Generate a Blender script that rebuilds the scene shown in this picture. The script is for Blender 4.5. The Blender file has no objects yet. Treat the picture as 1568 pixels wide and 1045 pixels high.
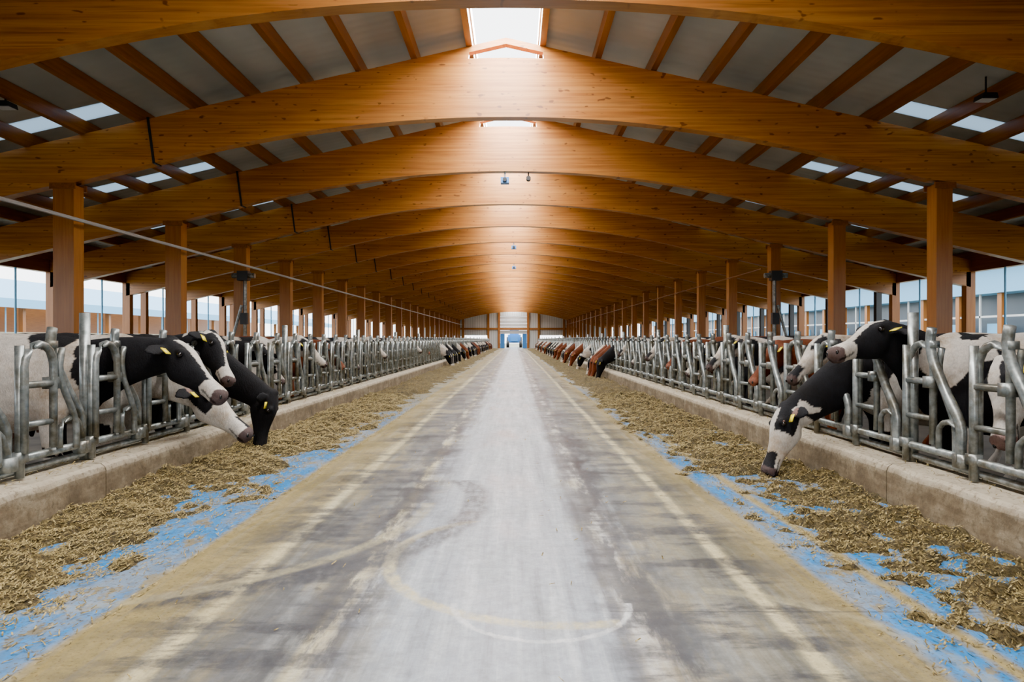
import bpy, math, random, bmesh
import numpy as np
from mathutils import Vector, noise
random.seed(4); np.random.seed(4)
AX=-0.14            # barn axis x (camera at 0)
S=3.57; Z1=11.1
YEND=92.0; Y0=-7.0
ZG=-0.15
scene=bpy.context.scene
COL=scene.collection

# ------------------------------------------------------------ helpers
def mkobj(name,verts,faces,mats=(),smooth=False,mi=None,parent=None,loc=None):
    me=bpy.data.meshes.new(name)
    me.from_pydata([tuple(v) for v in verts],[],[tuple(f) for f in faces])
    for m in mats: me.materials.append(m)
    if mi is not None: me.polygons.foreach_set('material_index',list(mi))
    if smooth: me.polygons.foreach_set('use_smooth',[True]*len(me.polygons))
    me.update()
    o=bpy.data.objects.new(name,me); COL.objects.link(o)
    if parent: o.parent=parent
    if loc: o.location=loc
    return o
class MB:
    def __init__(s): s.v=[];s.f=[];s.m=[]
    def add(s,v,f,m=0):
        b=len(s.v); s.v+= [tuple(p) for p in v]; s.f+=[tuple(i+b for i in q) for q in f]; s.m+=[m]*len(f)
    def box(s,x0,x1,y0,y1,z0,z1,m=0):
        v=[(x0,y0,z0),(x1,y0,z0),(x1,y1,z0),(x0,y1,z0),(x0,y0,z1),(x1,y0,z1),(x1,y1,z1),(x0,y1,z1)]
        s.add(v,[(0,3,2,1),(4,5,6,7),(0,1,5,4),(1,2,6,5),(2,3,7,6),(3,0,4,7)],m)
    def tube(s,path,r,n=8,m=0):
        v,f=tube(path,r,n); s.add(v,f,m)
    def prism(s,poly,y0,y1,m=0):  # poly in xz, ccw
        k=len(poly)
        v=[(p[0],y0,p[1]) for p in poly]+[(p[0],y1,p[1]) for p in poly]
        f=[tuple(range(k)),tuple(range(2*k-1,k-1,-1))]+[(i,i+k,(i+1)%k+k,(i+1)%k) for i in range(k)]
        s.add(v,f,m)
    def obj(s,name,mats,smooth=False,**k): return mkobj(name,s.v,s.f,mats,smooth,s.m,**k)
def catmull(pts,k=4):
    pts=[np.array(p,float) for p in pts]; out=[]
    n=len(pts)
    for i in range(n-1):
        p0=pts[max(i-1,0)];p1=pts[i];p2=pts[i+1];p3=pts[min(i+2,n-1)]
        for j in range(k):
            t=j/k
            out.append(.5*((2*p1)+(-p0+p2)*t+(2*p0-5*p1+4*p2-p3)*t*t+(-p0+3*p1-3*p2+p3)*t**3))
    out.append(pts[-1]); return out
def nrm(a): return a/(np.linalg.norm(a)+1e-9)
def tube(path,r,n=8):
    P=[np.array(p[:3],float) for p in path]
    return loft([tuple(p)+((r,r) if np.isscalar(r) else (r[i],r[i])) for i,p in enumerate(P)],n)
def loft(rings,n=14,ref=(0,1,0)):
    P=[np.array(p[:3],float) for p in rings]; v=[];f=[]
    K=len(P)
    for i in range(K):
        t=nrm(P[min(i+1,K-1)]-P[max(i-1,0)])
        R=np.array(ref,float)
        if abs(R@t)>.9: R=np.array((0,0,1.)) if abs(t[2])<.9 else np.array((1.,0,0))
        a=nrm(R-(R@t)*t); b=np.cross(a,t)
        for j in range(n):
            th=2*math.pi*j/n
            v.append(P[i]+a*math.cos(th)*rings[i][3]+b*math.sin(th)*rings[i][4])
    for i in range(K-1):
        for j in range(n):
            f.append((i*n+j,i*n+(j+1)%n,(i+1)*n+(j+1)%n,(i+1)*n+j))
    f.append(tuple(range(n-1,-1,-1))); f.append(tuple((K-1)*n+j for j in range(n)))
    return v,f
def sph(c,r,n=12,m=8):
    v=[];f=[]
    rx,ry,rz=(r,r,r) if np.isscalar(r) else r
    for i in range(m+1):
        ph=math.pi*i/m
        for j in range(n):
            th=2*math.pi*j/n
            v.append((c[0]+rx*math.sin(ph)*math.cos(th),c[1]+ry*math.sin(ph)*math.sin(th),c[2]+rz*math.cos(ph)))
    for i in range(m):
        for j in range(n): f.append((i*n+j,(i+1)*n+j,(i+1)*n+(j+1)%n,i*n+(j+1)%n))
    return v,f

# ------------------------------------------------------------ materials
class N:
    def __init__(s,name,rough=.5,metal=0,base=(.5,.5,.5)):
        s.m=bpy.data.materials.new(name); s.m.use_nodes=True
        s.t=s.m.node_tree; s.b=s.t.nodes['Principled BSDF']
        s.b.inputs['Roughness'].default_value=rough; s.b.inputs['Metallic'].default_value=metal
        s.b.inputs['Base Color'].default_value=(*base,1)
    def n(s,ty,**k):
        x=s.t.nodes.new(ty)
        for a,b in k.items(): setattr(x,a,b)
        return x
    def l(s,a,b): s.t.links.new(a,b)
    def pos(s):
        return s.n('ShaderNodeNewGeometry').outputs['Position']
    def objc(s): return s.n('ShaderNodeTexCoord').outputs['Object']
    def map(s,src,scale=(1,1,1),loc=(0,0,0)):
        m=s.n('ShaderNodeMapping'); m.inputs['Scale'].default_value=scale; m.inputs['Location'].default_value=loc
        s.l(src,m.inputs['Vector']); return m.outputs[0]
    def noise(s,src,scale,detail=4,rough=.55):
        x=s.n('ShaderNodeTexNoise'); x.inputs['Scale'].default_value=scale; x.inputs['Detail'].default_value=detail
        x.inputs['Roughness'].default_value=rough; s.l(src,x.inputs['Vector']); return x.outputs['Fac']
    def ramp(s,src,stops,mode='LINEAR'):
        r=s.n('ShaderNodeValToRGB'); e=r.color_ramp; e.interpolation=mode
        def c4(c): return (c,c,c,1) if np.isscalar(c) else (*c,1)
        e.elements[0].position=stops[0][0]; e.elements[0].color=c4(stops[0][1])
        e.elements[1].position=stops[-1][0]; e.elements[1].color=c4(stops[-1][1])
        for p,c in stops[1:-1]:
            q=e.elements.new(p); q.color=c4(c)
        s.l(src,r.inputs[0]); return r.outputs[0]
    def mix(s,f,a,b,mode='MIX'):
        m=s.n('ShaderNodeMix'); m.data_type='RGBA'; m.blend_type=mode
        if np.isscalar(f): m.inputs['Factor'].default_value=f
        else: s.l(f,m.inputs['Factor'])
        for k,x in ((6,a),(7,b)):
            if isinstance(x,tuple): m.inputs[k].default_value=(*x,1)
            else: s.l(x,m.inputs[k])
        return m.outputs[2]
    def math(s,op,a,b=0.,c=None):
        m=s.n('ShaderNodeMath'); m.operation=op
        for k,x in ((0,a),(1,b),(2,c)):
            if x is None: continue
            if np.isscalar(x): m.inputs[k].default_value=x
            else: s.l(x,m.inputs[k])
        return m.outputs[0]
    def col(s,x): s.l(x,s.b.inputs['Base Color'])
    def bump(s,h,strength=.3,dist=.01):
        b=s.n('ShaderNodeBump'); b.inputs['Strength'].default_value=strength; b.inputs['Distance'].default_value=dist
        s.l(h,b.inputs['Height']); s.l(b.outputs[0],s.b.inputs['Normal'])

def wood(name,gs,lam=None,c0=(.34,.115,.018),c1=(.55,.225,.045),rough=.33):
    w=N(name,rough); p=w.pos()
    g=w.noise(w.map(p,gs),1.0,6,.6)
    c=w.ramp(g,[(.28,c0),(.5,tuple(.5*(a+b) for a,b in zip(c0,c1))),(.72,c1)])
    big=w.noise(p,.35,2)
    c=w.mix(w.ramp(big,[(.35,0.),(.7,.5)]),c,(.20,.065,.012))
    if lam:
        k=w.n('ShaderNodeTexNoise'); k.inputs['Scale'].default_value=1
        w.l(w.map(p,(.35,2,22)),k.inputs['Vector'])
        c=w.mix(w.ramp(k.outputs['Fac'],[(.42,0.),(.62,.35)]),c,(.66,.32,.08))
        kn=w.noise(w.map(p,(6,3,14)),1.0,1)
        c=w.mix(w.ramp(kn,[(.69,0.),(.74,.75)]),c,(.11,.03,.007))
        st=w.noise(w.map(p,(.9,3,45)),1.0,3)
        c=w.mix(w.ramp(st,[(.58,0.),(.70,.5)]),c,(.15,.045,.010))
    w.col(c); w.bump(g,.08,.004); return w.m
M_beam=wood('glulam_wood',(1.2,20,28),lam=True)
M_col=wood('column_wood',(24,24,1.3),c0=(.28,.10,.019),c1=(.43,.175,.04))
M_purl=wood('purlin_wood',(24,1.2,24),c0=(.18,.063,.013),c1=(.33,.125,.027))

m=N('galvanised_steel',.42,.65); p=m.pos(); g=m.noise(p,18,3)
c=m.ramp(g,[(.3,(.15,.17,.165)),(.7,(.38,.40,.385))]); d=m.noise(p,5,4)
dd=m.noise(p,4,5,.7)
c=m.mix(m.ramp(dd,[(.47,0.),(.62,.75)]),c,(.115,.095,.055)); m.col(c)
m.l(m.ramp(d,[(.4,.3),(.7,.6)]),m.b.inputs['Roughness']); M_steel=m.m
m=N('dark_metal',.5,.4,(.05,.055,.06)); M_dark=m.m
m=N('shaded_glazing',.3,0,(.12,.16,.20)); M_glaz=m.m
m=N('white_metal',.4,.2,(.6,.62,.62)); M_white=m.m
m=N('blue_paint',.4,0,(.05,.22,.55)); M_blue=m.m
m=N('black_plastic',.5,0,(.01,.01,.012)); M_black=m.m
m=N('light_blue_panel',.5,0,(.17,.45,.72)); M_lblue=m.m

m=N('roof_sheet',.45,.0); p=m.pos(); g=m.noise(p,.6,3)
g2=m.noise(m.map(p,(1.1,.05,1.1)),1.,1)
c=m.ramp(g,[(.3,(.33,.35,.32)),(.7,(.50,.51,.46))])
c=m.mix(m.ramp(g2,[(.4,0.),(.6,.5)]),c,(.22,.25,.24)); m.col(c)
w_=m.n('ShaderNodeTexWave'); w_.wave_type='BANDS'; w_.bands_direction='Y'; w_.inputs['Scale'].default_value=1.6
m.l(p,w_.inputs['Vector']); m.bump(w_.outputs['Fac'],.2,.02); M_roof=m.m
m=bpy.data.materials.new('translucent_sheet'); m.use_nodes=True; t=m.node_tree; t.nodes.clear()
o=t.nodes.new('ShaderNodeOutputMaterial'); tr=t.nodes.new('ShaderNodeBsdfTranslucent'); tr.inputs[0].default_value=(.30,.36,.41,1)
t.links.new(tr.outputs[0],o.inputs[0]); M_trans=m

m=N('curb_concrete',.8); p=m.pos(); g=m.noise(p,3.5,7,.7); g2=m.noise(m.map(p,(2.5,2.5,16)),1,5,.65)
c=m.ramp(g,[(.3,(.08,.055,.03)),(.48,(.19,.14,.08)),(.72,(.37,.31,.21))])
c=m.mix(m.ramp(g2,[(.42,0.),(.66,.7)]),c,(.11,.075,.038))
sz=m.n('ShaderNodeSeparateXYZ'); m.l(p,sz.inputs[0]); gz=m.noise(p,9,4,.7)
hz=m.math('ADD',sz.outputs[2],m.math('MULTIPLY',m.math('SUBTRACT',gz,.5),.12))
c=m.mix(m.ramp(hz,[(.21,0.),(.27,.65)]),c,(.47,.41,.31))
c=m.mix(m.ramp(m.noise(p,22,4,.7),[(.53,0.),(.64,.65)]),c,(.11,.078,.04))
m.col(c); m.bump(g,.7,.02); M_curb=m.m
m=N('slatted_floor_concrete',.7); p=m.pos(); g=m.noise(p,2,5)
m.col(m.ramp(g,[(.3,(.05,.042,.034)),(.7,(.14,.125,.10))])); m.bump(g,.3,.01); M_side=m.m
m=N('yard_ground',.9); p=m.pos(); g=m.noise(p,.4,5)
m.col(m.ramp(g,[(.35,(.20,.21,.15)),(.7,(.32,.32,.28))])); M_yard=m.m
m=N('wall_panel',.6); p=m.pos(); w_=m.n('ShaderNodeTexWave'); w_.wave_type='BANDS'; w_.bands_direction='X'; w_.inputs['Scale'].default_value=1.0
m.l(p,w_.inputs['Vector']); m.col(m.ramp(w_.outputs['Fac'],[(0.,(.44,.46,.44)),(.2,(.60,.62,.60)),(1.,(.64,.65,.63))])); M_wall=m.m

# floor
F=N('feed_alley_floor',.4)
p=F.pos(); sx=F.n('ShaderNodeSeparateXYZ'); F.l(p,sx.inputs[0]); X=sx.outputs[0]; Y=sx.outputs[1]
nd=F.noise(F.map(p,(1.0,.2,1)),1.3,2); nf=F.noise(F.map(p,(6,3,1)),3.0,6,.7)
Xd=F.math('ADD',X,F.math('MULTIPLY',F.math('SUBTRACT',nd,.5),.10))
Xd=F.math('ADD',Xd,F.math('MULTIPLY',F.math('SUBTRACT',nf,.5),.05))
t01=F.math('DIVIDE',F.math('ADD',Xd,3.0),6.0)
def q(x): return (x+3)/6
BL=(.008,.20,.50); YE=(.27,.205,.075); GR=(.16,.17,.175); LG=(.29,.32,.36); CR=(.52,.45,.26); DK=(.07,.07,.08)
base=F.ramp(t01,[(q(-1.84),BL),(q(-1.78),YE),(q(-1.40),(.24,.195,.095)),(q(-1.34),CR),(q(-1.30),CR),(q(-1.26),(.14,.13,.10)),(q(-1.05),(.115,.115,.115)),(q(-.84),(.19,.19,.175)),
  (q(-.80),CR),(q(-.75),(.44,.40,.30)),(q(-.71),(.20,.21,.23)),(q(-.6),LG),(q(.38),LG),(q(.42),(.10,.10,.11)),(q(.46),(.20,.20,.21)),(q(.49),(.46,.45,.43)),(q(.56),(.42,.40,.37)),(q(.59),(.10,.10,.11)),(q(.68),GR),(q(.95),(.19,.175,.13)),(q(1.07),(.13,.125,.10)),
  (q(1.10),CR),(q(1.15),CR),(q(1.18),(.13,.12,.085)),(q(1.50),YE),(q(1.58),BL),(q(1.74),BL),(q(1.77),(.32,.25,.10)),(q(1.82),(.32,.25,.10)),(q(1.86),BL)])
cl=F.noise(F.map(p,(1.0,.45,1)),2.2,6,.68)
base=F.mix(F.ramp(cl,[(.48,0.),(.60,.5)]),base,(.31,.24,.10))
absx=F.math('ABSOLUTE',F.math('ADD',X,.1))
cen=F.ramp(absx,[(.38,1.),(.58,0.)])
base=F.mix(F.math('MULTIPLY',cen,.75),base,LG)
sc=F.noise(F.map(p,(7,.35,1)),1.5,6,.7)
base=F.mix(F.math('MULTIPLY',F.ramp(sc,[(.50,0.),(.66,.6)]),F.ramp(absx,[(.55,1.),(.9,.25)])),base,(.52,.54,.56))
base=F.mix(F.math('MULTIPLY',F.ramp(sc,[(.34,.6),(.47,0.)]),F.ramp(absx,[(.55,1.),(.9,.5)])),base,(.13,.14,.16))
w1=F.noise(F.map(p,(3.0,.7,1),(5,0,0)),1.5,6,.68)
ring=F.ramp(F.math('ABSOLUTE',F.math('SUBTRACT',absx,.68)),[(.06,1.),(.26,0.)])
base=F.mix(F.math('MULTIPLY',ring,F.ramp(w1,[(.44,0.),(.52,.85)])),base,(.045,.045,.052))
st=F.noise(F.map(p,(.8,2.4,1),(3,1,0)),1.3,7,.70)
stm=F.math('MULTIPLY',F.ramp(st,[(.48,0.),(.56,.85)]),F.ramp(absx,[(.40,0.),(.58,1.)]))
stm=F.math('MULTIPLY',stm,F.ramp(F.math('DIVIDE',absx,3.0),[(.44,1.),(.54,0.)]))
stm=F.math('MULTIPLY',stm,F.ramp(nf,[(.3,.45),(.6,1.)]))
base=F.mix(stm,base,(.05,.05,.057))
bs=F.noise(F.map(p,(2,1,1),(7,2,0)),3.2,7,.72)
inb=F.ramp(F.math('DIVIDE',absx,3.0),[(.52,0.),(.58,1.)])
blm=F.math('MULTIPLY',F.ramp(bs,[(.54,0.),(.60,.85)]),inb)
base=F.mix(blm,base,(.23,.175,.07))
far=F.math('MULTIPLY',F.ramp(F.math('DIVIDE',Y,40.),[(.16,0.),(.36,.8)]),inb)
base=F.mix(far,base,(.27,.21,.085))
spk=F.noise(p,55,3,.6)
spm=F.math('MULTIPLY',F.ramp(spk,[(.58,0.),(.63,.85)]),F.ramp(F.math('DIVIDE',absx,3.0),[(.35,.10),(.6,1.)]))
base=F.mix(spm,base,(.11,.077,.026))
def ringmask(cx,cy,R,w,conds,k=.05):
    dx=F.math('SUBTRACT',X,cx); dy=F.math('SUBTRACT',Y,cy)
    r=F.math('SQRT',F.math('ADD',F.math('MULTIPLY',dx,dx),F.math('MULTIPLY',dy,dy)))
    a=F.ramp(F.math('ABSOLUTE',F.math('SUBTRACT',F.math('ADD',r,F.math('MULTIPLY',nf,k)),R)),[(w*.5,1.),(w,0.)])
    for c in conds: a=F.math('MULTIPLY',a,c)
    return F.math('MULTIPLY',a,F.ramp(nf,[(.38,.3),(.6,1.)]))
base=F.mix(F.math('MULTIPLY',ringmask(.22,3.75,.92,.045,[F.math('LESS_THAN',Y,4.5),F.math('LESS_THAN',X,.45)]),.9),base,(.52,.45,.27))
base=F.mix(F.math('MULTIPLY',ringmask(-2.25,5.0,2.0,.13,[F.math('LESS_THAN',Y,5.8),F.math('GREATER_THAN',X,-1.7)]),.85),base,(.05,.05,.057))
base=F.mix(F.math('MULTIPLY',ringmask(-2.6,4.9,2.0,.06,[F.math('LESS_THAN',Y,5.0)]),.6),base,(.39,.34,.20))
base=F.mix(F.math('MULTIPLY',ringmask(.75,2.35,.95,.05,[F.math('GREATER_THAN',X,.9)]),.6),base,(.39,.34,.20))
base=F.mix(F.math('MULTIPLY',ringmask(.12,3.1,.42,.02,[F.math('LESS_THAN',Y,3.1)]),.8),base,(.62,.62,.62))
jy=F.math('FRACT',F.math('DIVIDE',F.math('ADD',Y,2.0),5.0))
base=F.mix(F.math('MULTIPLY',F.ramp(jy,[(.0010,.7),(.0022,0.)]),F.math('GREATER_THAN',X,.42)),base,(.05,.05,.05))
fine=F.noise(p,14,7,.78)
base=F.mix(1.0,base,F.ramp(fine,[(.32,.66),(.68,1.14)]),'MULTIPLY')
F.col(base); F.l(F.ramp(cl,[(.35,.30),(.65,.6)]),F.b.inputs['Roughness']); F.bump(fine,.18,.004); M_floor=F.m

# silage
m=N('silage_feed',.9); p=m.pos(); g=m.noise(p,34,5,.75); g2=m.noise(p,2.4,4,.65)
c=m.ramp(g,[(.34,(.020,.013,.005)),(.46,(.10,.067,.019)),(.57,(.20,.14,.042)),(.70,(.40,.30,.11))])
c=m.mix(m.ramp(g2,[(.42,0.),(.64,.7)]),c,(.062,.046,.015)); m.col(c); m.bump(g,1.,.04); M_sil=m.m
m=N('straw_bits',.8); p=m.pos(); g=m.noise(p,60,2,.6)
m.col(m.ramp(g,[(.3,(.058,.040,.012)),(.5,(.20,.145,.042)),(.7,(.50,.38,.16))])); M_straw=m.m

# ------------------------------------------------------------ floors
def grid_floor(name,x0,x1,y0,y1,z,th,mat):
    b=MB(); b.box(x0,x1,y0,y1,z-th,z); return b.obj(name,[mat])
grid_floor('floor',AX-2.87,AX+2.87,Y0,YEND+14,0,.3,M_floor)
grid_floor('floor_stall_left',-12.5+AX,AX-3.2,Y0,YEND,ZG,.15,M_side)
grid_floor('floor_stall_right',AX+3.2,AX+12.5,Y0,YEND,ZG,.15,M_side)
grid_floor('ground_outside',-150,150,-60,260,-.32,.1,M_yard)
for nm,s in (('left',-1),('right',1)):
    b=MB()
    a0,a1=AX+s*2.86,AX+s*3.2
    y=Y0
    while y<86:
        seg=24 if y<20 else 4
        ya,yb=y+.006,min(y+3.0,86)-.006
        rows=[]
        for i in range(seg+1):
            yy=ya+(yb-ya)*i/seg
            w1_=.012*noise.noise(Vector((s*3,yy*4,0)))+.008*noise.noise(Vector((s*3,yy*14,5)))
            rows.append([(a0,yy,-.15),(a1,yy,-.15),(a1,yy,.29),(a0+s*(.04+w1_),yy,.288),(a0+s*(.012),yy,.268+w1_),(a0,yy,.235+w1_)])
        v=[q_ for r_ in rows for q_ in r_]; f=[]
        for i in range(seg):
            for j in range(6):
                qd=(i*6+j,i*6+(j+1)%6,(i+1)*6+(j+1)%6,(i+1)*6+j)
                f.append(qd if s<0 else qd[::-1])
        e0=tuple(range(6)); e1=tuple(seg*6+j for j in range(6))
        f.append(e0[::-1] if s<0 else e0); f.append(e1 if s<0 else e1[::-1])
        b.add(v,f); y+=3.0
    b.obj('feed_curb',[M_curb])

# ------------------------------------------------------------ structure
RL=lambda x: 6.12-.228*abs(x)          # underside of purlins
def bot(x):
    x=abs(x)
    return 4.82-.0225*x*x if x<5.8 else 4.82-.0225*33.64-.245*(x-5.8)
def top(x):
    x=abs(x)
    if x>2.6: return RL(x)
    return 5.78-(5.78-RL(2.6))*(x/2.6)**2
xs=list(np.linspace(-12.3,12.3,83))
def beam(y,i):
    b=MB()
    v=[];f=[]
    y0,y1=y,y+.2
    for x in xs:
        zb,zt=bot(x),top(x)
        if abs(x)>7.2: zb=max(zb,RL(x)-.72)
        v+=[(AX+x,y0,zb),(AX+x,y0,zt),(AX+x,y1,zt),(AX+x,y1,zb)]
    n=len(xs)
    for k in range(n-1):
        a=k*4;c=a+4
        for j in range(4): f.append((a+j,a+(j+1)%4,c+(j+1)%4,c+j)[::-1])
    f.append((0,1,2,3)); f.append(tuple((n-1)*4+j for j in (3,2,1,0)))
    b.add(v,f)
    for s in (-1,1):
        pts=[(0,RL(0)),(2.6,RL(2.6)),(2.3,top(2.3)-.01),(1.5,top(1.5)-.01),(.62,top(.62)-.01),(.60,RL(.6)-.10),(0,RL(0)-.10)]
        poly=[(AX+s*a,z) for a,z in pts]
        if s>0: poly=poly[::-1]
        b.prism(poly,y0+.03,y1-.03,0)
    x=-5.75
    b.prism([(AX+x,bot(x)-.01),(AX+x+.04,bot(x)-.01),(AX+x-.06,top(x)+.01),(AX+x-.10,top(x)+.01)],y0-.012,y1+.012,1)
    b.obj('arched_beam',[M_beam,M_dark])
ys=[]; k=-4
while Z1+S*k<YEND-1: ys.append(Z1+S*k-(.27 if k==-1 else 0)); k+=1
for i,y in enumerate(ys): beam(y,i)
for y in ys:
    for s in (-1,1):
        if y<2: continue
        x=AX+s*(7.2 if s<0 else 7.1); hw=.17 if s<0 else .13
        b=MB(); zt=bot(7.13)+.04
        b.box(x-hw,x+hw,y-.02,y+.24,ZG,zt-.06)
        b.box(x-hw-.04,x+hw+.04,y-.05,y-.022,zt-.13,zt-.03,1); b.box(x-hw-.04,x+hw+.04,y+.242,y+.27,zt-.13,zt-.03,1)
        b.box(x-.24,x+.24,y-.06,y+.28,ZG,ZG+.3,2)
        b.obj('timber_column',[M_col,M_purl,M_curb])
b=MB()
px=[.60]+[.60+.9*i for i in range(1,14)]
for x in px:
    for s in (-1,1):
        xx=AX+s*x
        b.box(xx-.05,xx+.05,Y0,YEND,RL(x)+.0,RL(x)+.22)
b.obj('roof_purlins',[M_purl])
b=MB(); bt=MB()
def rq(mb,s,xa,xb,ya,yb,th=.05,m=0):
    za,zb=RL(xa)+.225,RL(xb)+.225
    X0,X1=AX+s*xa,AX+s*xb
    v=[(X0,ya,za),(X1,ya,zb),(X1,yb,zb),(X0,yb,za),(X0,ya,za+th),(X1,ya,zb+th),(X1,yb,zb+th),(X0,yb,za+th)]
    mb.add(v,[(0,1,2,3),(7,6,5,4),(0,4,5,1),(1,5,6,2),(2,6,7,3),(3,7,4,0)],m)
for s in (-1,1):
    rq(b,s,.56,6.0,Y0,YEND)
    rq(b,s,9.6,13.2,Y0,YEND)
    y=Y0
    for yb in ys+[YEND+.2]:
        a=yb-.45
        if a>y: rq(b,s,6.0,9.6,y,a)
        if yb<YEND:
            rq(bt,s,6.0,9.6,max(a,y),yb+.05,.01)
            y=yb+.05
    rq(b,s,6.0,9.6,y,YEND)
roof=b.obj('ceiling',[M_roof])
bt.obj('window_roof_strips',[M_trans])
b=MB()
for s in (-1,1):
    b.box(AX+s*.56-.03,AX+s*.56+.03,Y0,YEND,RL(.6)+.2,RL(.6)+.42)
b.obj('trim_ridge',[M_white])

# side walls
for nm,s in (('left',-1),('right',1)):
    b=MB()
    xo=AX+s*12.3; x1=xo+s*.2
    b.box(min(xo,x1),max(xo,x1),Y0,YEND,ZG,.95,0)
    b.box(min(xo,x1),max(xo,x1),Y0,YEND,3.0,3.35,1)
    b.obj('wall_'+nm,[M_curb,M_purl])
    b=MB()
    for y in ys:
        yy=y+1.1
        b.box(xo-.09,xo+.09,yy-.09,yy+.09,.95,3.0,1 if s<0 else 2)
        b.box(xo-.12,xo+.12,y-.0,y+.2,ZG,3.0,1)
        b.tube([(xo,yy+1.2,.95),(xo,yy+1.2,3.0)],.025,6,0)
    b.tube([(xo-s*.1,Y0,1.0),(xo-s*.1,YEND,1.0)],.05,8,0)
    b.obj('side_wall_posts',[M_lblue,M_col,M_dark])
    b=MB()
    b.box(xo+s*.22-.02,xo+s*.22+.02,Y0,YEND,.95,1.35 if s>0 else 1.1)
    b.obj('roll_up_curtain',[M_lblue])

# end wall
b=MB(); DW=1.85; DT=4.3
def wallseg(x0,x1,z0,z1,m=0): b.box(AX+x0,AX+x1,YEND,YEND+.2,z0,z1,m)
for s in (-1,1):
    def w2(a,c,z0,z1,m=0): wallseg(min(s*a,s*c),max(s*a,s*c),z0,z1,m)
    w2(DW,3.4,0,4.0); w2(3.4,6.6,0,.9); w2(3.4,6.6,1.75,4.0); w2(6.6,12.4,ZG,3.0)
    w2(DW,12.4,-.3,0)
poly=[(AX-12.4,3.0),(AX-6.6,3.0),(AX-6.6,4.0),(AX-DW,4.0),(AX-DW,DT),(AX+DW,DT),(AX+DW,4.0),(AX+6.6,4.0),(AX+6.6,3.0),(AX+12.4,3.0),(AX+12.4,3.5),(AX,6.3),(AX-12.4,3.5)]
b.prism(poly,YEND,YEND+.2)
b.obj('wall_back',[M_wall])
# unseen gable added behind the viewpoint to cut fill light; open drive-through door
b=MB(); yw=Y0-.25; DE=3.1
for s in (-1,1):
    a,c=AX+s*DE,AX+s*12.4
    b.box(min(a,c),max(a,c),yw,yw+.2,-.3,3.0)
    a,c=AX+s*DE,AX+s*9.0
    b.box(min(a,c),max(a,c),yw,yw+.2,3.0,4.2)
b.prism([(AX-12.4,3.0),(AX-9,3.0),(AX-9,4.2),(AX+9,4.2),(AX+9,3.0),(AX+12.4,3.0),(AX+12.4,3.5),(AX,6.3),(AX-12.4,3.5)],yw,yw+.2)
b.obj('wall_front_fill_block',[M_purl])
b=MB()
for x in (-8.8,-6.8,-3.4,-1.95,1.95,3.4,6.8,8.8):
    b.box(AX+x-.15,AX+x+.15,YEND-.2,YEND-.003,0,5.9-.228*abs(x))
b.box(AX-9,AX+9,YEND-.15,YEND-.003,2.5,2.75)
for s in (-1,1):
    b.tube([(AX+s*9.5,YEND-.3,1.0),(AX+s*7.2,YEND-.3,3.8)],.1,6)
b.obj('trim_end_wall_frame',[M_col])
b=MB()
for i in range(5):
    b.box(AX-DW+.02,AX+DW-.02,YEND+.05,YEND+.1,1.95+i*.47,1.95+i*.47+.45)
b.obj('door_1',[M_white])
b=MB()
for s in (-1,1): b.box(AX+s*1.5-.3,AX+s*1.5+.3,YEND+.22,YEND+.3,0,1.95)
b.obj('trim_door_side',[M_blue])
b=MB(); yy=YEND+8
b.box(-1.0,.9,yy,yy+2.2,.7,1.9); b.box(-.75,.65,yy+2.2,yy+3.8,1.0,2.9); b.box(-.6,.5,yy-1.6,yy,.9,1.6)
for s in (-1,1):
    for (y_,r) in ((yy+3,.8),(yy-.6,.5)):
        x=-.05+s*.95
        v,f=loft([(x-.2,y_,r,r,r),(x+.2,y_,r,r,r)],18,(0,1,0)); b.add(v,f,1)
b.obj('tractor',[M_blue,M_black])

# neighbour barns outside
b=MB()
x=-34
b.box(x-14,x,-10,120,-.3,1.7,0); b.prism([(x+1,3.3),(x+1,3.9),(x-8,6.2),(x-8,5.9)],-12,124,1)
y=-8
while y<120:
    b.box(x-.25,x+.05,y,y+.3,1.7,3.4,2); b.box(x+.3,x+.36,y+3,y+3.06,0,3.3,1); y+=5
b.box(x-12,x-11.8,-10,120,1.7,5.5,3)
b.obj('neighbour_barn',[M_curb,M_lblue,M_col,M_purl])
b=MB(); x=24
b.box(x,x+12,-10,120,-.3,1.1,0); b.box(x-.3,x+12,-10,120,3.5,5.2,1); b.box(x+1,x+1.2,-10,120,1.1,3.5,3)
y=-8
while y<120:
    b.box(x-.1,x+.1,y,y+.3,1.1,3.5,2); b.box(x-.05,x+.02,y+1.6,y+1.7,1.1,3.5,4); b.box(x-.05,x+.02,y,y+3.2,2.3,2.4,4); b.box(x+.3,x+.4,y+.3,y+1.6,1.1,2.0,1); y+=3.2
b.prism([(x-1,5.0),(x+12,6.5),(x+12,6.7),(x-1,5.2)],-12,124,5)
b.obj('neighbour_barn',[M_curb,M_lblue,M_col,M_glaz,M_white,M_dark])

# ------------------------------------------------------------ pipes and fittings
b=MB()
b.tube([(AX-6.86,Y0,3.12),(AX-6.86,YEND-1,3.12)],.03,8); b.obj('service_pipe',[M_white])
b=MB(); b.tube([(AX+6.86,18.6,3.12),(AX+6.86,YEND-1,3.12)],.02,8); b.obj('service_pipe',[M_purl])
for s,yi in ((-1,3),(1,3)):
    y=Z1+S*(yi-1)-.18; x=AX+s*7.0
    b=MB(); b.tube([(x,y,ZG),(x,y,3.0)],.05,8)
    b.box(x-.14,x+.14,y-.2,y+.02,2.75,3.0,1); b.tube([(x-.3,y-.1,2.88),(x+.3,y-.1,2.88)],.07,10,0)
    b.tube([(x,y-.1,2.75),(x,y-.1,1.9)],.012,6,1); b.box(x-.09,x+.09,y-.12,y-.0,1.6,1.9,1)
    b.tube([(x+s*.3,y-.1,1.2),(x+s*.05,y-.1,2.1)],.04,8,0)
    b.obj('curtain_winch',[M_steel,M_dark])
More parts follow.
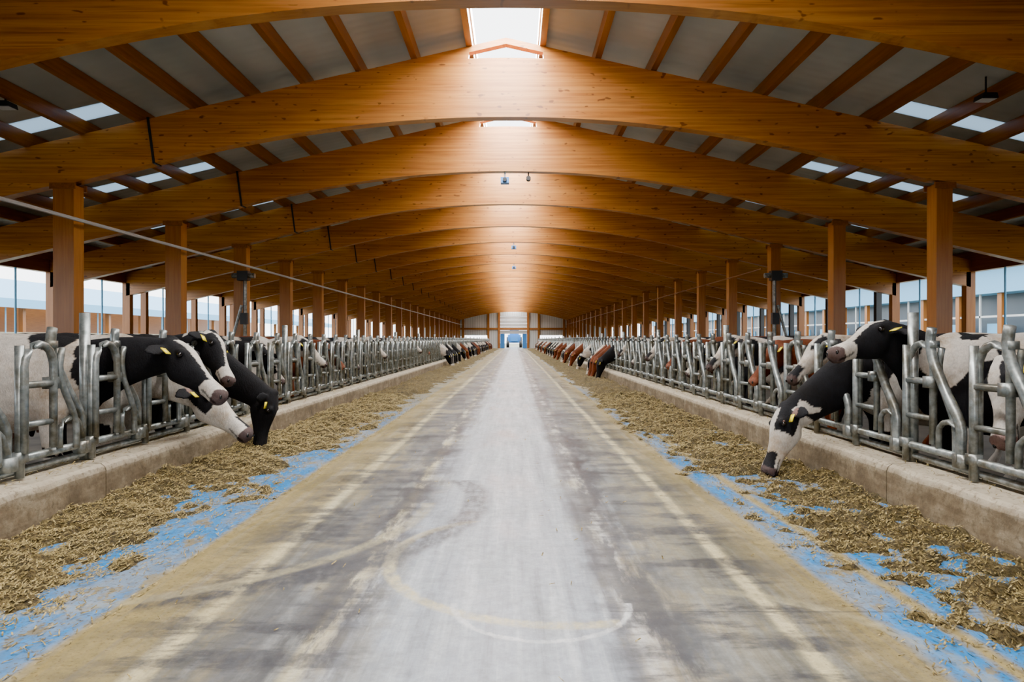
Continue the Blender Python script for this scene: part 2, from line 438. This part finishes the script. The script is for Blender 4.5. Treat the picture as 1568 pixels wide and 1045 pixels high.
def bcam(x,y,z):
    b=MB(); b.tube([(x,y,z),(x,y,z-.14)],.018,8); b.box(x-.09,x+.09,y-.12,y+.08,z-.25,z-.13,1)
    b.tube([(x,y-.12,z-.19),(x,y-.17,z-.19)],.045,10,2); b.obj('security_camera',[M_white,M_blue,M_black])
bcam(-.21,Z1+S+.1,bot(0)-.002)
b=MB(); x=.30;y=Z1+S+.1
b.tube([(x,y,4.81),(x,y,4.72)],.015,8); b.tube([(x,y-.06,4.68),(x,y+.08,4.68)],.05,10); b.obj('sensor',[M_black])
bcam(-.03,Z1+4*S+.1,bot(0)-.002); bcam(-.03,Z1+6*S+.1,bot(0)-.002)
for xx,y in ((-7.1,9.5),(6.5,9.45)):
    z=RL(xx-AX)
    b=MB(); b.tube([(xx,y,z+.22),(xx,y,z-.04)],.012,8)
    b.prism([(xx-.11,z-.10),(xx+.11,z-.10),(xx+.09,z-.03),(xx-.09,z-.03)],y-.1,y+.1)
    b.box(xx-.10,xx+.10,y-.08,y+.08,z-.110,z-.102,1)
    b.obj('floodlight',[M_dark,M_white])

# ------------------------------------------------------------ headlock fence
def module(mb,u0,d,x):
    T=lambda pts:[(x+(p[2] if len(p)>2 else 0),u0+d*p[0],p[1]) for p in pts]
    mb.tube(T([(0,.30),(0,1.16)]),.028,8)
    arch=[(0,.46),(0,1.02)]+[(.14-.14*math.cos(a),1.02+.15*math.sin(a)) for a in np.linspace(.35,math.pi-.35,7)]+[(.28,1.02),(.28,.46)]
    mb.tube(T([(a,z,.03) for a,z in arch]),.026,8)
    mb.tube(T([(0,.64,.0),(.28,.64,.03)]),.021,6)
    mb.tube(T([(-.02,.90),(.30,.90,.03)]),.024,6)
    dg=catmull([(.33,1.28),(.31,1.18),(.34,1.06),(.42,.94),(.50,.82),(.60,.70),(.645,.60),(.64,.50),(.64,.40)],2)
    mb.tube([(x-.01,u0+d*p[0],p[1]) for p in dg],.033,8)
    d2=catmull([(.36,1.14),(.33,1.02),(.36,.88),(.44,.74),(.50,.62),(.51,.50),(.51,.42)],2)
    mb.tube([(x+.04,u0+d*p[0],p[1]) for p in d2],.022,6)
    lo=[(.36,.44),(.36,.56)]+[(.47-.11*math.cos(a),.56+.08*math.sin(a)) for a in np.linspace(.4,math.pi-.4,5)]+[(.58,.56),(.62,.48)]
    mb.tube(T([(a,z,.02) for a,z in lo]),.020,6)
    yc=u0+d*.30
    mb.box(x-.035,x+.045,yc-.04,yc+.04,.86,.94); mb.box(x-.03,x+.03,u0-.04,u0+.04,.40,.47)
    yc=u0+d*.31; mb.box(x-.03,x+.03,yc-.045,yc+.02,1.14,1.19)
    yc=u0+d*.64; mb.box(x-.04,x+.04,yc-.045,yc+.045,.36,.45)
XF={-1:AX-3.06,1:AX+3.06}
for s in (-1,1):
    x=XF[s]; mb=MB(); d=1 if s<0 else -1
    st=5.15 if s<0 else 5.10
    k0=-5
    for k in range(k0,107):
        u=st+.75*k
        if u>84.5: break
        module(mb,u,d,x)
        if k%6==0: mb.tube([(x+s*.05,u,.292),(x+s*.05,u,1.40)],.038,10)
    mb.tube([(x+s*.02,st+.75*k0,.42),(x+s*.02,84.8,.42)],.028,8)
    mb.tube([(x+s*.05,st+.75*k0,.34),(x+s*.05,84.8,.34)],.024,8)
    mb.obj('headlock_fence',[M_steel],smooth=True)
for s in (-1,1):
    mb=MB()
    y=4.
    while y<86:
        xa=8.2
        p=[(AX+s*(xa),y,ZG),(AX+s*xa,y,1.05),(AX+s*(xa+1.0),y,1.1),(AX+s*(xa+1.7),y,.95),(AX+s*(xa+1.75),y,.6),(AX+s*(xa+1.0),y,.35),(AX+s*xa,y,.35)]
        mb.tube(p,.03,6)
        y+=1.2
    mb.tube([(AX+s*8.2,3,1.08),(AX+s*8.2,86,1.08)],.03,6)
    mb.obj('cubicle_dividers',[M_steel],smooth=True)

# ------------------------------------------------------------ silage
def fh(s,x,y):
    a=abs(x-AX)
    n1=noise.noise(Vector((x*1.3,y*.8,s*7.)));n2=noise.noise(Vector((x*3.6,y*2.8,3+s)));n3=noise.noise(Vector((x*13,y*13,9)));n4=noise.noise(Vector((x*40,y*40,2)))
    nb=noise.noise(Vector((x*1.8,y*1.5,20+s))); n5=noise.noise(Vector((x*7,y*6,31+s)))
    if s<0:
        e=1.80+.30*n1; pr=min(max((a-e)/.6,0),1); h=.085*pr-.026+.050*n2+.045*nb+.050*n5+.030*n3+.014*n4
        if y<6.5: h-=.022*min(1,(6.5-y)/1.5)
    else:
        e=1.76+.28*n1; pr=min(max((a-e)/.5,0),1); h=.050*pr-.026+.045*n2+.045*nb+.060*n5+.038*n3+.014*n4
        if y<6.5: h-=.004*min(1,(6.5-y)/1.5)
        if 6<y<10: e-=.18
        if y>9: h+=.02
    if a<e: h-=.05*(e-a)/.1
    if y<5.5 and a<2.05 : h-=.012
    return max(h,-.03)
for s in (-1,1):
    def strip(y0,y1,dy,dx):
        nx=int(1.3/dx)+1; ny=int((y1-y0)/dy)+1
        v=[];f=[]
        for j in range(ny):
            for i in range(nx):
                a=1.55+1.305*i/(nx-1); x=AX+s*a; y=y0+(y1-y0)*j/(ny-1)
                v.append((x,y,fh(s,x,y)))
        for j in range(ny-1):
            for i in range(nx-1):
                q_=(j*nx+i,j*nx+i+1,(j+1)*nx+i+1,(j+1)*nx+i)
                if all(v[z_][2]<-.004 for z_ in q_): continue
                f.append(q_ if s>0 else q_[::-1])
        return v,f
    mb=MB()
    for a in ((1.0,7.0,.016,.016),(7.0,16.,.035,.03),(16.,86.,.12,.05)):
        v,f=strip(*a); mb.add(v,f)
    mb.obj('silage_feed',[M_sil],smooth=True)
mb=MB()
for i in range(120000):
    s=random.choice((-1,1)); y=1.3+13*random.random()**1.5
    rr_=random.random()
    a=random.uniform(1.6,2.84) if rr_<.96 else (random.uniform(2.92,3.18) if rr_<.975 else random.uniform(.2,1.8))
    x=AX+s*a
    if a>2.87: h=.293
    else:
        h=fh(s,x,y) if a>1.55 else -.03
        if h<0:
            if random.random()<(.30+ (-h)/.03*.62): continue
            h=0
    th=random.uniform(0,math.pi); L=random.uniform(.005,.02); W=random.uniform(.0012,.0034)
    if y>7: L*=1.3;W*=1.4
    dx,dy=L*math.cos(th),L*math.sin(th); wx,wy=-W*math.sin(th),W*math.cos(th)
    z0=h+.003+random.uniform(0,.004); z1=h+.003+random.uniform(0,.016)
    b4=[(x-dx-wx,y-dy-wy,z0),(x+dx-wx,y+dy-wy,z1),(x+dx+wx,y+dy+wy,z1+.002),(x-dx+wx,y-dy+wy,z0+.002)]
    mb.add(b4,[(0,1,2,3)])
mb.obj('scattered_straw',[M_straw])

# ------------------------------------------------------------ cows
def hidemat(name):
    m=N(name,.85); a=m.n('ShaderNodeVertexColor'); a.layer_name='Col'
    g=m.noise(m.objc(),9,4)
    c=m.mix(1.0,a.outputs['Color'],m.ramp(g,[(.3,.72),(.7,1.05)]),'MULTIPLY')
    d=m.noise(m.objc(),3.5,6,.7)
    c=m.mix(m.ramp(d,[(.46,0.),(.68,.8)]),c,m.mix(1.0,c,(.55,.42,.28),'MULTIPLY'))
    f=m.noise(m.map(m.objc(),(90,90,35)),1,4,.7)
    c=m.mix(1.0,c,m.ramp(f,[(.3,.75),(.7,1.08)]),'MULTIPLY')
    m.col(c); m.bump(f,.7,.009)
    m.b.inputs['Specular IOR Level'].default_value=.25
    return m.m
M_hide=hidemat('cow_hide')
m=N('cow_eye',.1,0,(.008,.006,.005)); M_eye=m.m
m=N('ear_tag_plastic',.4,0,(.9,.72,.02)); M_tag=m.m
def cow_mesh(name,poll,nose,x0=-.5,seed=0,base='bw',head='blaze',bias=0.,vox=.014,tags=True,legk=0.,neck=None,psc=2.3):
    poll=np.array(poll,float); nose=np.array(nose,float)
    parts=[]
    def L(r,n=16,ref=(0,1,0),k=4): parts.append(loft(catmull(r,k),n,ref))
    G=ZG
    tr=[(-1.66,1.22,.07,.08),(-1.61,1.18,.18,.19),(-1.48,1.13,.26,.25),(-1.25,1.10,.285,.31),(-1.0,1.04,.30,.375),(-.72,1.0,.335,.415),(-.45,.985,.335,.415),(-.15,1.01,.285,.385),(.05,1.03,.235,.36),(.20,1.04,.18,.29),(.30,1.04,.11,.19)]
    L([(x0+a,0,G+h,ry,rz) for a,h,ry,rz in tr],20)
    d=nrm(nose-poll); hl=np.linalg.norm(nose-poll)
    k=np.clip(hl/.58,1.0,1.14)
    side=np.array((0,1.,0)); side=nrm(side-(side@d)*d); n=np.cross(side,d)*-1.0
    if n[2]*1.0+n[0]*.5<0: n=-n
    nb=np.array((x0-.10,0,G+1.10)); nb2=np.array((x0+.14,0,G+1.07)); ne=poll+d*.10-n*.05
    q1=nb2*.66+ne*.34+np.array((0,0,.03)); q2=nb2*.33+ne*.67+np.array((0,0,.03)); q3=ne+d*.10
    L([tuple(nb)+(.19,.31),tuple(nb2)+(.155,.29),tuple(q1)+(.118,.225),tuple(q2)+(.098,.175),tuple(ne)+(.088,.13),tuple(q3)+(.07,.09)],18)
    hr=[(-.045,-.02,.045,.03),(-.02,-.02,.075,.06),(.03,-.03,.092,.09),(.10,-.04,.108,.115),(.17,-.05,.110,.13),(.24,-.058,.094,.128),(.31,-.055,.074,.108),(.38,-.048,.062,.088),(.45,-.04,.058,.074),(.51,-.034,.066,.070),(.555,-.032,.078,.069),(.595,-.034,.076,.062),(.62,-.04,.06,.046),(.632,-.045,.03,.022)]
    def hring(hr,nn=20,K=3,sq=2.6):
        rr=catmull([(t*k,sh*k,a*k,c*k) for t,sh,a,c in hr],K)
        v=[];f=[]
        for t,sh,a,c in rr:
            for j in range(nn):
                th=2*math.pi*j/nn; cs,sn=math.cos(th),math.sin(th)
                cs=math.copysign(abs(cs)**(2/sq),cs); sn=math.copysign(abs(sn)**(2/sq),sn)
                w=1.0 if sn>0 else 1+.25*sn
                v.append(poll+d*t+n*sh+side*a*cs*w+n*c*sn)
        for i in range(len(rr)-1):
            for j in range(nn): f.append((i*nn+j,i*nn+(j+1)%nn,(i+1)*nn+(j+1)%nn,(i+1)*nn+j))
        f.append(tuple(range(nn-1,-1,-1)));f.append(tuple((len(rr)-1)*nn+j for j in range(nn)))
        parts.append((v,f))
    hring(hr)
    parts.append(sph(poll+d*.20*k-n*.115*k,(.085*k,.062*k,.085*k)))
    for sg in (-1,1):
        parts.append(sph(poll+d*.165*k+side*sg*.088*k+n*.035*k,.036*k))
        parts.append(sph(poll+d*.575*k+side*sg*.048*k-n*.005*k,.034*k))
    parts.append(sph(poll+d*.0*k+n*.015*k,(.05*k,.055*k,.045*k)))
    for sg in (-1,1):
        e0=poll+d*.045*k+side*sg*.065*k-n*.02
        ed=nrm(side*sg*1.0-n*.22-d*.05+np.array((0,0,-.12)))
        wd=nrm(np.cross(ed,n)); nn2=np.cross(ed,wd)
        pts=[(0,.026,.024),(.05,.045,.02),(.10,.062,.017),(.15,.055,.014),(.19,.032,.012),(.215,.01,.008)]
        v=[];f=[];q8=10
        for t,a,c in catmull(pts,2):
            for j in range(q8):
                th=2*math.pi*j/q8
                v.append(e0+ed*t*k+wd*a*k*math.cos(th)+nn2*c*math.sin(th))
        K=len(v)//q8
        for i in range(K-1):
            for j in range(q8): f.append((i*q8+j,i*q8+(j+1)%q8,(i+1)*q8+(j+1)%q8,(i+1)*q8+j))
        f.append(tuple(range(q8-1,-1,-1)));f.append(tuple((K-1)*q8+j for j in range(q8)))
        parts.append((v,f))
    for sg in (-1,1):
        y=.17*sg; o=.06*sg+legk
        L([(x0-.02,y*.8,G+.98,.10,.16),(x0+.0+o*.2,y,G+.78,.085,.125),(x0-.02+o*.4,y,G+.62,.062,.08),(x0+.01+o*.7,y,G+.42,.052,.056),(x0+.0+o*.85,y,G+.36,.042,.044),(x0+.0+o,y,G+.16,.033,.035),(x0+.01+o,y,G+.11,.04,.042),(x0+.04+o,y,G+.06,.045,.052),(x0+.05+o,y,G+.0,.055,.07)],12)
        xh=x0-1.32; y=.19*sg; o=-.08*sg
        L([(xh-.02,y*.75,G+1.12,.12,.20),(xh+.04,y,G+.92,.13,.22),(xh+.10,y,G+.76,.10,.16),(xh+.0+o*.3,y,G+.62,.065,.09),(xh-.14+o*.5,y,G+.50,.042,.06),(xh-.13+o*.7,y,G+.42,.042,.05),(xh-.09+o,y,G+.18,.034,.038),(xh-.06+o,y,G+.11,.042,.045),(xh-.02+o,y,G+.05,.047,.055),(xh-.01+o,y,G+.0,.056,.07)],12)
    parts.append(sph((x0-1.12,0,G+.60),(.19,.15,.15)))
    for sx_ in (-1,1):
        for sy in (-1,1): parts.append(sph((x0-1.12+.07*sx_,.07*sy,G+.45),(.02,.02,.045)))
    L([(x0-1.58,0,G+1.32,.04,.04),(x0-1.69,0,G+1.26,.03,.03),(x0-1.74,0,G+1.0,.024,.024),(x0-1.74,.02,G+.7,.022,.022),(x0-1.73,.03,G+.5,.04,.04),(x0-1.73,.03,G+.35,.035,.035),(x0-1.73,.03,G+.28,.015,.015)],8)
    for sg in (-1,1): parts.append(sph((x0-1.18,.20*sg,G+1.34),(.08,.055,.05)))
    for sg in (-1,1): parts.append(sph((x0-.02,.165*sg,G+1.02),(.16,.075,.25)))
    parts.append(sph((x0-.02,0,G+1.30),(.20,.07,.11)))
    V=[];Fc=[]
    for v,f in parts:
        bb=len(V); V+=[tuple(p) for p in v]; Fc+=[tuple(i+bb for i in q_) for q_ in f]
    me=bpy.data.meshes.new('tmp'); me.from_pydata(V,[],Fc)
    bm=bmesh.new(); bm.from_mesh(me); bmesh.ops.recalc_face_normals(bm,faces=bm.faces); bm.to_mesh(me); bm.free()
    ob=bpy.data.objects.new('tmp',me); COL.objects.link(ob)
    r=ob.modifiers.new('r','REMESH'); r.mode='VOXEL'; r.voxel_size=vox
    sm=ob.modifiers.new('s','SMOOTH'); sm.factor=.5; sm.iterations=4 if vox<.02 else 1
    dg=bpy.context.evaluated_depsgraph_get(); dg.update()
    ev=bpy.data.meshes.new_from_object(ob.evaluated_get(dg))
    V=np.array([v.co[:] for v in ev.vertices]); Fc=[tuple(p.vertices) for p in ev.polygons]
    bpy.data.objects.remove(ob); bpy.data.meshes.remove(ev)
    BK=np.array((.012,.012,.014)); WH=np.array((.66,.61,.54)); RD=np.array((.16,.045,.018)); PK=np.array((.45,.28,.24))
    if base=='red': BK=RD
    cols=np.zeros((len(V),4)); cols[:,3]=1
    for i,pv in enumerate(V):
        r=pv-poll; t=(r@d)/k; la=(r@side)/k; up=(r@n)/k
        nz=noise.noise(Vector(pv*6)+Vector((seed*3.1,0,0)))*.025+noise.noise(Vector(pv*22))*.008
        onhead= -.07<t<.72 and abs(la)<.30 and -.24<up<.16 and np.linalg.norm(r-d*np.clip(r@d,0,.6))<.32
        if onhead and (t>.04 or abs(la)>.10):
            ear=abs(la)>.118 and t<.16
            if ear: c=BK if up<-.03 or head!='white' else PK*.7
            elif head=='black': c=BK
            elif head=='blaze':
                c=WH if (abs(la)+nz<.032+max(0,.22-t)*.14 and up>-.02) or t>.45+nz*2 else BK
            elif head=='white':
                c=BK if (abs(la)>.045+nz and .04<t<.25+nz and up>-.10) or ((.42<t+nz<.60 and up>-.03 and la+nz>-.03) and seed%2==0) else WH
            if t>.565+nz: c=PK*.8 if head=='white' and seed%2 else (BK*1.5+PK*.18)
            if .46<t<.62 and abs(up+.062)<.009: c=c*.25
        else:
            w=noise.noise(Vector((pv[0]*psc+seed*5.3,pv[1]*psc*.7+seed,pv[2]*psc)))+.22*noise.noise(Vector(pv*7))+.06*noise.noise(Vector(pv*25))
            c=WH if w>bias else BK
            if base=='bw' and pv[2]<G+.40: c=WH
            if neck and pv[0]>x0+.16+nz*3-.12*(pv[2]-G-1.1): c=BK if neck=='black' else WH
            if base in('black','red') and w<bias+.6: c=BK
            if pv[2]<G+.045: c=np.array((.03,.025,.02))
            if np.linalg.norm(pv-np.array((x0-1.12,0,G+.56)))<.2 and pv[2]<G+.62: c=PK*1.1
        cols[i,:3]=c
    FV=list(map(tuple,V)); nb_=len(Fc); mi=[0]*nb_
    def addp(vf,m_):
        v,f=vf; bb=len(FV); FV.extend([tuple(map(float,p)) for p in v]); Fc.extend([tuple(j+bb for j in q_) for q_ in f]); mi.extend([m_]*len(f))
    for sg in (-1,1):
        addp(sph(poll+d*.18*k+side*sg*.106*k+n*.022*k,.022*k),1)
        addp(sph(poll+d*.612*k+side*sg*.045*k-n*.005*k,(.013*k,.012*k,.017*k)),1)
        if tags:
            c=poll+d*.07*k+side*sg*.17*k+np.array((0,0,-.02))
            w3=.03; pts=[c+side*w3,c-side*w3,c-side*w3+d*.07,c+side*w3+d*.07]
            pts=[p_+n*.005 for p_ in pts]; pts2=[p_+n*.006 for p_ in pts]
            addp((pts+pts2,[(0,1,2,3),(7,6,5,4),(0,4,5,1),(1,5,6,2),(2,6,7,3),(3,7,4,0)]),2)
    me=bpy.data.meshes.new(name); me.from_pydata(FV,[],Fc)
    for mt in (M_hide,M_eye,M_tag): me.materials.append(mt)
    me.polygons.foreach_set('material_index',mi); me.polygons.foreach_set('use_smooth',[True]*len(Fc))
    ca=me.color_attributes.new('Col','FLOAT_COLOR','POINT')
    full=np.zeros((len(FV),4)); full[:,3]=1; full[:len(cols)]=cols
    ca.data.foreach_set('color',full.ravel()); me.update()
    return me
def put(me,s,y,dx=0.,rz=0.):
    o=bpy.data.objects.new('cow',me); COL.objects.link(o)
    o.location=(XF[s]+(dx if s<0 else -dx),y,0); o.rotation_euler=(0,0,(0 if s<0 else math.pi)+rz); return o
put(cow_mesh('cow_a',(.36,-.02,1.17),(.83,-.14,.76),seed=3,bias=-.10,head='blaze',neck='black',psc=3.0),-1,5.65)
put(cow_mesh('cow_b',(.26,0,.78),(.81,-.08,.31),seed=2,bias=-.25,head='white',neck='white',x0=-.45),-1,6.30)
put(cow_mesh('cow_c',(.13,0,1.25),(.41,-.22,.84),seed=5,bias=.25,head='blaze',x0=-.52),-1,6.88)
put(cow_mesh('cow_d',(.57,0,.62),(.47,-.03,.03),seed=6,base='black',bias=1.,head='black',x0=-.34),-1,7.40)
put(cow_mesh('cow_e',(.45,0,.60),(.68,.12,.06),seed=8,bias=-.1,head='white',neck='black',x0=-.40),1,6.10,dx=.04)
put(cow_mesh('cow_f',(.02,.0,1.30),(.50,.22,1.12),seed=9,bias=.1,head='blaze',x0=-.52),1,5.35)
put(cow_mesh('cow_g',(-.30,.1,1.05),(-.10,.35,.62),seed=11,bias=.05,head='white',x0=-1.0),1,4.60)
G1=cow_mesh('cow_grazing_bw',(.42,0,.60),(.55,0,.07),seed=21,bias=.1,head='blaze',vox=.028,x0=-.42)
G2=cow_mesh('cow_grazing_black',(.40,0,.62),(.50,0,.07),seed=22,base='black',bias=1.,head='black',vox=.028,x0=-.42)
G3=cow_mesh('cow_grazing_red',(.42,0,.64),(.58,0,.08),seed=23,base='red',bias=.6,head='black',vox=.028,x0=-.42)
S1=cow_mesh('cow_standing_bw',(-.25,0,1.22),(.12,.08,.85),seed=24,bias=0.,head='white',vox=.028,x0=-.9)
S2=cow_mesh('cow_standing_black',(-.3,0,1.1),(.0,-.1,.68),seed=25,base='black',bias=.8,head='blaze',vox=.028,x0=-.95)
S3=cow_mesh('cow_standing_red',(-.3,0,1.15),(.02,.1,.75),seed=26,base='red',bias=.3,head='black',vox=.028,x0=-.95)
for y,mm in ((9.4,S2),(10.9,S1),(12.4,S3),(13.9,S2),(16.1,S1),(19.1,S2),(22.2,S1),(25.,S3)): put(mm,-1,y,rz=random.uniform(-.08,.08))
for y,mm in ((6.95,S1),(8.35,S3),(9.85,S1),(11.3,S2),(12.9,S3),(14.4,S1),(16.6,S2),(18.2,S1)): put(mm,1,y,rz=random.uniform(-.08,.08))
y=29.
while y<82:
    put(random.choice((G1,G2,G1,G3)),-1,y); y+=random.choice((.75,1.5,2.25,3.0))
y=20.1
for mm in (G2,G3,G3,G1): put(mm,1,y); y+=.75
y=26
while y<82:
    put(random.choice((G1,G2,G1,G3)),1,y); y+=random.choice((.75,1.5,2.25,3.0))

# ------------------------------------------------------------ light
w=bpy.data.worlds.new('World'); scene.world=w; w.use_nodes=True
bg=w.node_tree.nodes['Background']; bg.inputs[0].default_value=(.95,.975,1,1); bg.inputs[1].default_value=9.0
def area(name,loc,rot,sx_,sy,power,col=(1,1,1),portal=False):
    l=bpy.data.lights.new(name,'AREA'); l.shape='RECTANGLE'; l.size=sx_; l.size_y=sy; l.energy=power; l.color=col
    if portal: l.cycles.is_portal=True
    o=bpy.data.objects.new(name,l); COL.objects.link(o); o.location=loc; o.rotation_euler=rot; return o
LY=YEND-Y0
area('ridge_skylight',(AX,(Y0+YEND)/2,RL(.6)+.40),(0,0,0),1.06,LY,66*math.pi*1.06*LY,(1,.99,.97))
area('portal_left',(AX-12.6,42,1.97),(0,-math.pi/2,0),2.1,LY,1,portal=True)
area('portal_right',(AX+12.6,42,1.97),(0,math.pi/2,0),2.1,LY,1,portal=True)
area('portal_front',(AX,Y0-.3,2.1),(math.pi/2,0,0),6.2,4.2,1,portal=True)
area('portal_door',(AX,YEND+.4,1.),(-math.pi/2,0,0),3.6,2,1,portal=True)

cam=bpy.data.cameras.new('camera'); cam.lens=24; cam.sensor_width=36; cam.clip_end=500
co=bpy.data.objects.new('camera',cam); COL.objects.link(co)
co.location=(0,0,1.2); co.rotation_euler=(math.pi/2-.0024,0,.0038)
scene.camera=co
scene.view_settings.view_transform='AgX'
scene.view_settings.look='AgX - Punchy'
scene.view_settings.exposure=0.1
